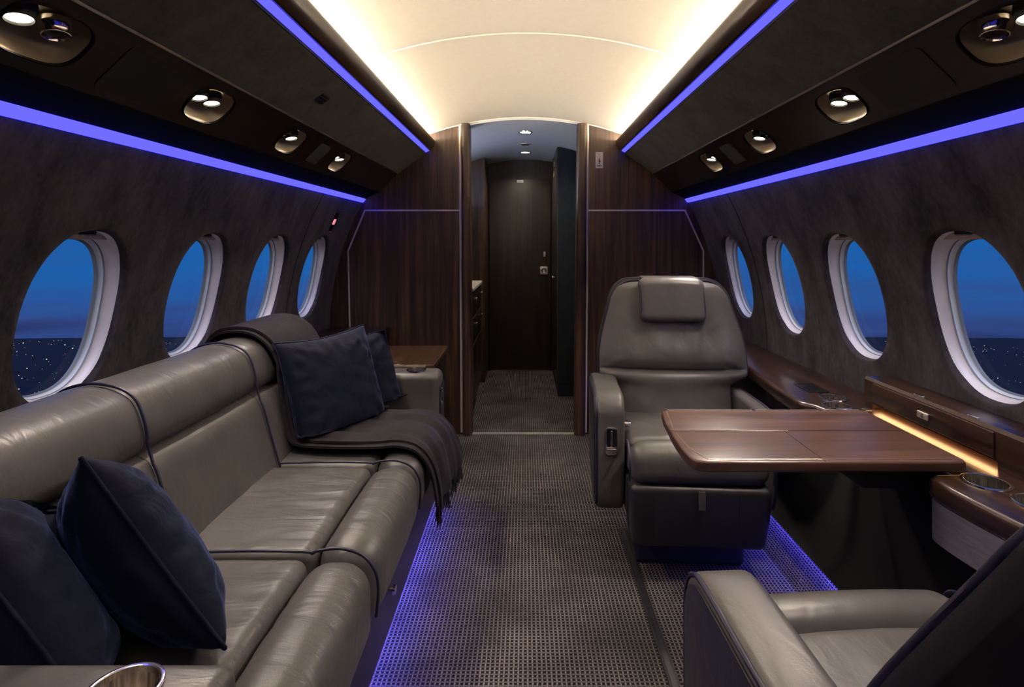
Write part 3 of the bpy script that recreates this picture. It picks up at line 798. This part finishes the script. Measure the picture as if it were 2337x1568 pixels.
fr_ = obj('fringe', fm, MT['throw'], th, 60); fr_['kind'] = 'stuff'

# ------------------------------------------------------------------ armchairs (built facing -Y, then turned)
def make_chair(label, loc, rot, mir, y0, slope, flush=.55, aw=.280):
    root = bpy.data.objects.new('armchair', None); COL.objects.link(root)
    root['_o'] = (0, 0, 0); tag(root, label, 'armchair', 'leather cabin armchairs')
    mx = lambda x, y, z: (x*mir, y, z)
    def part(nm, m, mat, par=None, sm_=60): return obj(nm, m.warp(mx), mat, par or root, sm_, (0, 0, 0))
    yb = lambda z: y0+(z-.45)*slope
    # seat
    def sf(x, y, z):
        if z > .42:
            z += .012*(1-(x/.22)**2)+.0016*noise.noise(Vector((x*30, y*18, 1)))
            z += .0022*math.sin(x*60+4*math.sin(y*12))*gs(y, .02, .09)
        return (x, y, z)
    part('seat_cushion', M().rbox(-.222, .222, -.158, y0+.06, .33, .455, .028, 16, sf), MT['leather_c'])
    def bf(x, y, z):
        z += .008*(1-(x/.22)**2)*sm(.36, .46, z)
        return (x, y, z)
    part('seat_bolster', M().rbox(-.226, .226, -.268, -.155, .335, .468, .055, 16, bf, 6), MT['leather_c'])
    for sx in (-1, 1):
        part('seat_piping', M().tube([(sx*.226, y, z) for y, z in cr([(-.16, .452), (-.20, .468), (-.245, .455), (-.268, .41), (-.262, .36)], 5)], .0038, 6), MT['piping'])
    # backrest
    zt, zb_ = .968, .40
    def w(z):
        if z >= .60: a = .292-.060*sm(.66, .97, z)
        else: a = .292-.074*sm(.60, .555, z)
        rc = .085
        if z > zt-rc: a = a-rc+rc*math.sqrt(max(0, 1-((z-zt+rc)/rc)**2))
        return a
    zs = sorted(set([zb_+(zt-zb_)*q/60 for q in range(61)]+[zt-.085+.085*math.sin(q/10*PI/2) for q in range(11)]+[.612, .616, .62, .624, .628]))
    def yf(x, z):      # front face
        W = max(w(z), .02); u = min(1, abs(x)/W)
        bul = .040*(1-u**3.2)
        d = -bul
        d += (.020*gs(z, .619, .0075)+.010*gs(z, .632, .014))*(1-u**6)                   # lumbar crease
        d -= .010*gs(z, .585, .035)*(1-u**2)
        d -= .012*gs(z, .68, .06)*(1-u**2)
        d += .0025*math.sin(x*70+5*z)*gs(z, .70, .07)*(1-u**2)+.0045*math.sin(z*150+abs(x)*90)*gs(u, .74, .14)*gs(z, .632, .04)+.003*math.sin(x*46+1)*gs(z, .72, .06)*(1-u*u)+.003*math.sin(z*110-abs(x)*120)*gs(abs(x), .16, .03)*gs(z, .80, .05)
        return yb(z)+d
    loops = []
    for z in zs:
        W = w(z); L = []
        rnd = 1-.9*max(0, (z-zt+.03)/.03)**2 if z > zt-.03 else 1
        for q in range(37):
            x = W*math.sin(-PI/2+PI*q/36)
            L.append((x, yb(z)+.022+(yf(x, z)-yb(z)-.022)*max(rnd, .25), z))
        for q in range(13):
            x = W*math.cos(PI*q/12)
            L.append((x, yb(z)+.028+.018*(1-(abs(x)/W)**3)*rnd, z))
        loops.append(L)
    bk = part('backrest', M().loft(loops, True, True, True), MT['leather_c'])
    edge = [(1.0, z) for z in zs if z > .47]
    pp = [(-(w(z)-.001), yb(z)+.006, z) for z in zs if z > .47]+[(w(z)-.001, yb(z)+.006, z) for z in reversed(zs) if z > .47]
    part('piping', M().tube(pp, .0042, 6), MT['piping'], bk)
    shl = []
    for z in zs:
        zz = zb_+(z-zb_)*1.018; W = w(z)+.009; L = []
        for q in range(25):
            x = W*math.sin(-PI/2+PI*q/24); L.append((x, yb(zz)+.016, zz))
        for q in range(25):
            x = W*math.cos(PI*q/24); L.append((x, yb(zz)+.045+.055*(1-(abs(x)/W)**4), zz))
        shl.append(L)
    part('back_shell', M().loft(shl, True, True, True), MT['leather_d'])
    # headrest
    def hf(x, y, z):
        y += slope*(z-.89)
        z -= .010*(abs(x)/.135)**3*sm(.93, .98, z)
        return (x, y, z)
    hr = part('headrest', M().rbox(-.133, .133, yb(.89)-.082, yb(.89)-.012, .808, .987, .030, 12, hf, 6), MT['leather_c'])
    part('headrest_strap', M().rbox(-.115, .115, yb(.96)-.02, yb(.96)+.075, .966, .984, .008, 6), MT['leather_c'], hr)
    for sx in (-1, 1):
        part('headrest_piping', M().tube([(sx*.1255, yb(z_)-y_, z_) for y_, z_ in cr([(.03, .972), (.055, .966), (.069, .945), (.0735, .90), (.070, .845), (.05, .822)], 5)], .003, 6), MT['piping'], hr)
    # armrests
    for sx, top in ((-1, .600), (1, flush)):
        a0, a1 = (.228, .330) if sx < 0 else (.228, aw)
        P = cr([(.235, top-.012), (.10, top-.006), (-.06, top-.001), (-.115, top-.010), (-.145, top-.045), (-.152, top-.10), (-.150, .35), (-.140, .255), (-.120, .210), (-.08, .19), (.05, .20), (.20, .235), (.27, .30), (.275, .50)], 5, True)
        ar = part('armrest', M().prism(P, a0*sx, a1*sx, .018, 5, 'x') if sx > 0 else M().prism(P, -a1, -a0, .018, 5, 'x'), MT['leather_c'])
        Q = [p for p in P]
        part('arm_piping', M().tube([(sx*(a1-.004), y-.001, z+.001) for y, z in cr([(.235, top-.016), (.10, top-.010), (-.06, top-.005), (-.112, top-.014), (-.141, top-.047), (-.148, top-.10), (-.146, .35), (-.136, .255), (-.118, .215)], 5)], .004, 6), MT['piping'], ar)
        sp = [(y*.93+.005, .42+(z-.42)*.93) for y, z in P]
        part('side_panel', M().prism(sp, sx*(a1-.004), sx*(a1+.003), .001, 2, 'x') if sx > 0 else M().prism(sp, -(a1+.003), -(a1-.004), .001, 2, 'x'), MT['leather_d'], ar)
        if sx < 0:
            cx = -(a0+a1)/2+.004
            cp = part('control_plate', M().prism(rrect(cx-.021, cx+.021, .40, .495, .012), -.158, -.150, .002, axis='y'), MT['chrome'], ar)
            part('control_slot', M().prism(rrect(cx-.0175, cx+.0175, .428, .491, .009), -.1595, -.156, .001, axis='y'), MT['black'], cp)
            part('control_lever', M().rbox(cx-.017, cx+.017, -.168, -.157, .416, .426, .003, 2).rbox(cx-.004, cx+.004, -.163, -.157, .43, .485, .002, 2), MT['chrome'], cp)
            part('recline_handle', M().rbox(-.229, -.195, -.075, -.045, .468, .488, .009, 3), MT['chrome'], ar)
    # leg rest with its pull tab, pedestal
    def lf(x, y, z):
        t = (.355-z)/.225
        return (x*(1-.05*t*t), y+.035*t*t, z)
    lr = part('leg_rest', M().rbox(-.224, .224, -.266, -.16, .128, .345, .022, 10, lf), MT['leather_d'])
    part('pull_tab', M().rbox(-.010, .012, -.271, -.265, .275, .335, .002, 2), MT['leather_c'], lr)
    for x in (-.15, .12): part('leg_rest_seam', M().tube([lf(x, -.2665, z) for z in (.325, .27, .20, .15)], .0013, 5), MT['dark'], lr)
    part('pedestal', M().rbox(-.19, .19, -.10, .17, .0, .20, .02, 3), MT['dark'])
    part('seat_pan', M().rbox(-.226, .226, -.16, y0+.05, .20, .335, .01, 3), MT['dark'])
    root.location = loc; root.rotation_euler = (0, 0, rot)
    return root
make_chair('taupe leather armchair facing the camera behind the folding table', (.580, 2.01, 0), math.radians(-4), 1, .150, .27)
make_chair('taupe leather armchair seen from behind at the bottom right corner', (.606, .800, 0), math.radians(180+3), -1, .130, .50, .575, .256)

# ------------------------------------------------------------------ right side ledge
out_ = [(.935, -.35), (.935, .62), (.905, .78), (.893, .88), (.884, .98), (.874, 1.06), (.868, 1.12), (.868, 1.165), (.874, 1.185), (.89, 1.195), (.93, 1.197), (.975, 1.198), (.985, 1.21)]
out_ += [(.985, 1.40), (.985, 1.585), (.975, 1.60), (.945, 1.605), (.915, 1.625), (.900, 1.66), (.893, 1.695), (.880, 1.712), (.866, 1.725), (.863, 1.75), (.868, 1.90), (.892, 2.10), (.908, 2.3), (.908, 3.19)]
xw = WX(.60)-.012
lg = thing('side_ledge', 'walnut side ledge with cup holders running under the right windows', 'side ledge', (1.0, 1.2, .5))
body = out_+[(xw, 3.19), (xw, -.35)]
wl = obj('ledge_top', M().prism(body, .577, .625, .012, 4), MT['wood_y'], lg, 50)
CUPS = [(.996, 1.768, .0385), (.962, 1.685, .0385), (.968, 1.166, .0375), (.990, 1.062, .0375)]
# keep wells inside the pods
CUPS = [(.996, 1.770, .0365), (.958, 1.684, .0365), (.966, 1.148, .0385), (.990, 1.052, .0385)]
for x, y, r in CUPS: cut(wl, cyl(x, y, .55, .66, r))
for x, y, r in CUPS: cup(wl, x, y, .625, r, .050)
obj('switch_panel', M().prism(rrect(.95, 1.02, 1.835, 1.945, .006), .6245, .6275, .001), MT['black'], lg, 30)
obj('panel_marking', M().box(.975, 1.0, 1.846, 1.850, .6274, .6280), MT['chrome'], lg, 0)
def band(pts, ins):
    inner = [(x+ins, y) for x, y in pts]
    return inner+[(x+.010, y) for x, y in reversed(inner)]
near = [p for p in out_ if p[1] < 1.19]
obj('steel_band', M().prism(band(cr(near, 4), .006), .490, .577, 0), MT['steel'], lg, 50)
farp = [p for p in out_ if p[1] > 1.70]
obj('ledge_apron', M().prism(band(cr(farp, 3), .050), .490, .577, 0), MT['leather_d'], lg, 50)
obj('slot_apron', M().prism(band([(.955, 1.19), (.955, 1.62)], 0), .47, .56, 0), MT['leather_d'], lg, 50)
obj('hinge_arm', M().rbox(.952, .965, 1.64, 1.67, .53, .572, .004, 2), MT['chrome'], lg)

# walnut stowage panel above the ledge with an amber light slot
st = thing('stowage_panel', 'raised walnut stowage panel with a latch, above the lit slot beside the table', 'panel', (1.09, .7, .63))
px1 = WX(.67)-.012
obj('panel_body', M().prism([(1.046, .643), (1.046, .708), (1.052, .716), (px1-.004, .716), (px1, .710), (px1, .630), (1.085, .630), (1.080, .643)], -.34, 1.69, 0, axis='y'), MT['wood_y'], st, 30)
obj('lower_rail', M().box(1.048, 1.08, -.34, 1.215, .6255, .643), MT['wood_y'], st, 0)
obj('end_block', M().box(1.048, 1.08, 1.655, 1.688, .6255, .643), MT['wood_y'], st, 0)
obj('flap', M().rbox(1.0415, 1.047, 1.22, 1.645, .648, .706, .002, 2), MT['wood_y'], st)
lt = obj('latch', M().rbox(1.036, 1.042, 1.412, 1.452, .667, .685, .003, 2), MT['steel'], st)
obj('latch_button', M().lathe([(.006, 0), (.006, .002), (0, .003)], (1.036, 1.428, .676), 16, (-1, 0, 0)), MT['chrome'], lt)
for yy in (1.28, 1.46): obj('rail_clip', M().rbox(1.056, 1.064, yy, yy+.03, .7155, .7175, .0009, 1), MT['chrome'], st)
strip(1, (1.050, .6412), (1.074, .6412), 'amber light strip tucked under the walnut stowage panel beside the table', MT['amber'], 'light_strip', 1.225, 1.652)

# lower right side: dark panel, carpeted kick and blue light
struct('wall_right.002', M().prism([(.955, .60), (.972, .60), (.972, .13), (.900, .13), (.900, .142), (.935, .20)], -.35, 3.2, 0, axis='y'), MT['suede_k'])
struct('baseboard_right', M().prism([(.872, -.01), (.930, .100), (.965, .105), (.965, -.01)], -.35, 3.2, 0, axis='y'), MT['carpet'], None, 0)
strip(1, (.904, .1265), (.928, .1265), 'blue floor light strip above the carpeted kick beside the table', MT['blue_k'], 'light_strip', -.34, 3.15, group='blue light strips')
tr = M().box(.366, .392, .30, 2.15, 0, .006); trim(tr, MT['dark'], 0)
trim(M().box(.372, .386, .30, 2.15, .004, .0085), MT['leather_d'], 0)

# ------------------------------------------------------------------ table
tb = thing('folding_table', 'walnut folding table with metal inlay between the two armchairs', 'table', (.66, 1.36, .5))
def leaf(poly, nm):
    return obj(nm, M().prism(poly, .632, .656, .0055, 4), MT['wood_x'], tb, 50)
XL, XR = .362, .957
fl = [(XR, 1.3752), (.3625, 1.3752)]+[(XL-.004+.0*q, 1.30-.03*q) for q in range(3)]+[(.366-.006*math.cos(q/5*PI/2)+.0, 1.212-.03*math.sin(q/5*PI/2)+.0) for q in range(0)]+[(.361, 1.215), (.366, 1.195), (.378, 1.183), (.395, 1.180), (.94, 1.180), (.952, 1.184), (XR, 1.194)]
rl = [(.3635, 1.3768), (XR, 1.3768), (XR, 1.535), (.950, 1.544), (.94, 1.546), (.41, 1.546), (.392, 1.543), (.381, 1.533), (.372, 1.48)]
leaf(fl, 'table_leaf'); leaf(rl, 'table_leaf')
z_ = .6563
def inlay(pts): obj('inlay', M().tube([(x, y, z_) for x, y in pts], .0008, 5), MT['gold'], tb)
inlay([(.650, 1.193), (.40, 1.193)]); inlay([(.643, 1.193), (.945, 1.193)]); inlay([(.374, 1.36), (.376, 1.26), (.398, 1.194)]); inlay([(.375, 1.39), (.395, 1.535)]); inlay([(.40, 1.5445), (.94, 1.5445)])
inlay([(.372, 1.376), (.66, 1.376)])
obj('fold_line', M().tube([(.648, 1.182, z_), (.648, 1.374, z_)], .0007, 5), MT['dark'], tb)
obj('fold_line', M().tube([(.66, 1.376, z_), (.95, 1.376, z_)], .0007, 5), MT['dark'], tb)
obj('table_hinge', M().rbox(.636, .646, 1.535, 1.549, .6545, .6575, .001, 1), MT['chrome'], tb)
obj('table_hinge', M().rbox(.953, .972, 1.535, 1.555, .654, .658, .001, 1), MT['brass'], tb)
obj('support_bracket', M().rbox(.78, .953, 1.27, 1.46, .555, .633, .01, 2), MT['dark'], tb)

# ------------------------------------------------------------------ outside: land and lights, aircraft nose up
TILT = math.radians(8.9); UP = Vector((0, math.sin(TILT), math.cos(TILT)))
ax1 = Vector((1, 0, 0)); ax2 = UP.cross(ax1)
if ax2.y < 0: ax2 = -ax2
H = 400
def gp(az, dist, up=0): return tuple(Vector((0, 0, 0))+(ax1*math.sin(az)+ax2*math.cos(az))*dist-UP*(H-up))
N = 96; rings = [300, 1500, 5000, 12000, 28000]
gm = M().loft([[gp(2*PI*i/N, r) for i in range(N)] for r in rings], True, True)
g = struct('ground', gm, MT['ground'], None, 0)
cm_ = {'city_lights': M(), 'b': M()}
def city(n_, mat, nm, label, big):
    m = M()
    for q in range(n_):
        s = random.choice((-1, 1)); az = s*math.radians(random.uniform(24, 75))
        dep = math.radians(random.choice((random.uniform(1.0, 2.2), random.uniform(1.0, 5.2), random.gauss(4.1, .15) if s > 0 else random.gauss(3.2, .6))))
        dist = H/math.tan(max(dep, .017))
        sz = dist*random.choice((.00022, .0003, .0004))*(1.9 if random.random() < big else 1)
        c = Vector(gp(az, dist, sz))
        o_ = [ax1*sz*1.4, -ax1*sz*1.4, ax2*sz, -ax2*sz, UP*sz*.8, -UP*sz*.8]
        m.add([tuple(c+v) for v in o_], [(0, 2, 4), (2, 1, 4), (1, 3, 4), (3, 0, 4), (2, 0, 5), (1, 2, 5), (3, 1, 5), (0, 3, 5)])
    tag(obj(nm, m, mat, None, 0), label, 'city lights', None, 'stuff')
city(1000, emis('street_light_warm', (1.0, .78, .62), 1.6), 'city_lights', 'scattered warm white town lights on the dark land outside the windows', .12)
city(260, emis('street_light_red', (1.0, .36, .34), .9), 'town_glow', 'scattered reddish town lights on the dark land outside the windows', .1)

wd = bpy.data.worlds.new('dusk_sky'); S.world = wd; wd.use_nodes = True
n = wd.node_tree.nodes; n.clear(); l = wd.node_tree.links
out = n.new('ShaderNodeOutputWorld'); bg = n.new('ShaderNodeBackground'); l.new(bg.outputs[0], out.inputs[0])
tc = n.new('ShaderNodeTexCoord'); dt = n.new('ShaderNodeVectorMath'); dt.operation = 'DOT_PRODUCT'
l.new(tc.outputs['Generated'], dt.inputs[0]); dt.inputs[1].default_value = UP
mp = n.new('ShaderNodeMapping'); mp.inputs['Rotation'].default_value = (TILT, 0, 0); mp.inputs['Scale'].default_value = (1.6, 1.6, 26); l.new(tc.outputs['Generated'], mp.inputs[0])
cn = noi(n, l, mp.outputs[0], 1.1, 4, .55)
el = math_(n, l, 'ADD', dt.outputs['Value'], math_(n, l, 'MULTIPLY', math_(n, l, 'SUBTRACT', cn, .5), .16))
c = ramp(n, l, math_(n, l, 'MULTIPLY_ADD', el, 2.0, .1), [(.0, (.004, .014, .055)), (.09, (.030, .055, .20)), (.16, (.026, .085, .30)), (.30, (.012, .115, .40)), (.55, (.006, .125, .47)), (1.0, (.004, .07, .32))])
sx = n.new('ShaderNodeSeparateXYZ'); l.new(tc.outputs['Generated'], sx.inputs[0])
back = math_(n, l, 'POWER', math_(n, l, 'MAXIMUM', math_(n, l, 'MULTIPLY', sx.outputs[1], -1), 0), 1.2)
low = math_(n, l, 'MULTIPLY', back, math_(n, l, 'MAXIMUM', math_(n, l, 'MULTIPLY_ADD', dt.outputs['Value'], 3.0, .3), 0))  # sky behind the aircraft, out of view, brightened to light the window reveals
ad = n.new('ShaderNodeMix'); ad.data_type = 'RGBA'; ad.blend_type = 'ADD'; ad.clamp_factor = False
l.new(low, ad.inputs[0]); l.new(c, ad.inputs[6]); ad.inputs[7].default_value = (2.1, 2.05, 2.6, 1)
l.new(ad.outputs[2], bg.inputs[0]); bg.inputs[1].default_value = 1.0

# ------------------------------------------------------------------ colour management
S.view_settings.view_transform = 'Standard'; S.view_settings.look = 'None'
S.view_settings.exposure = 0.0; S.view_settings.gamma = 1.0; S.view_settings.use_curve_mapping = False
for o in bpy.data.objects:
    if '_o' in o: del o['_o']
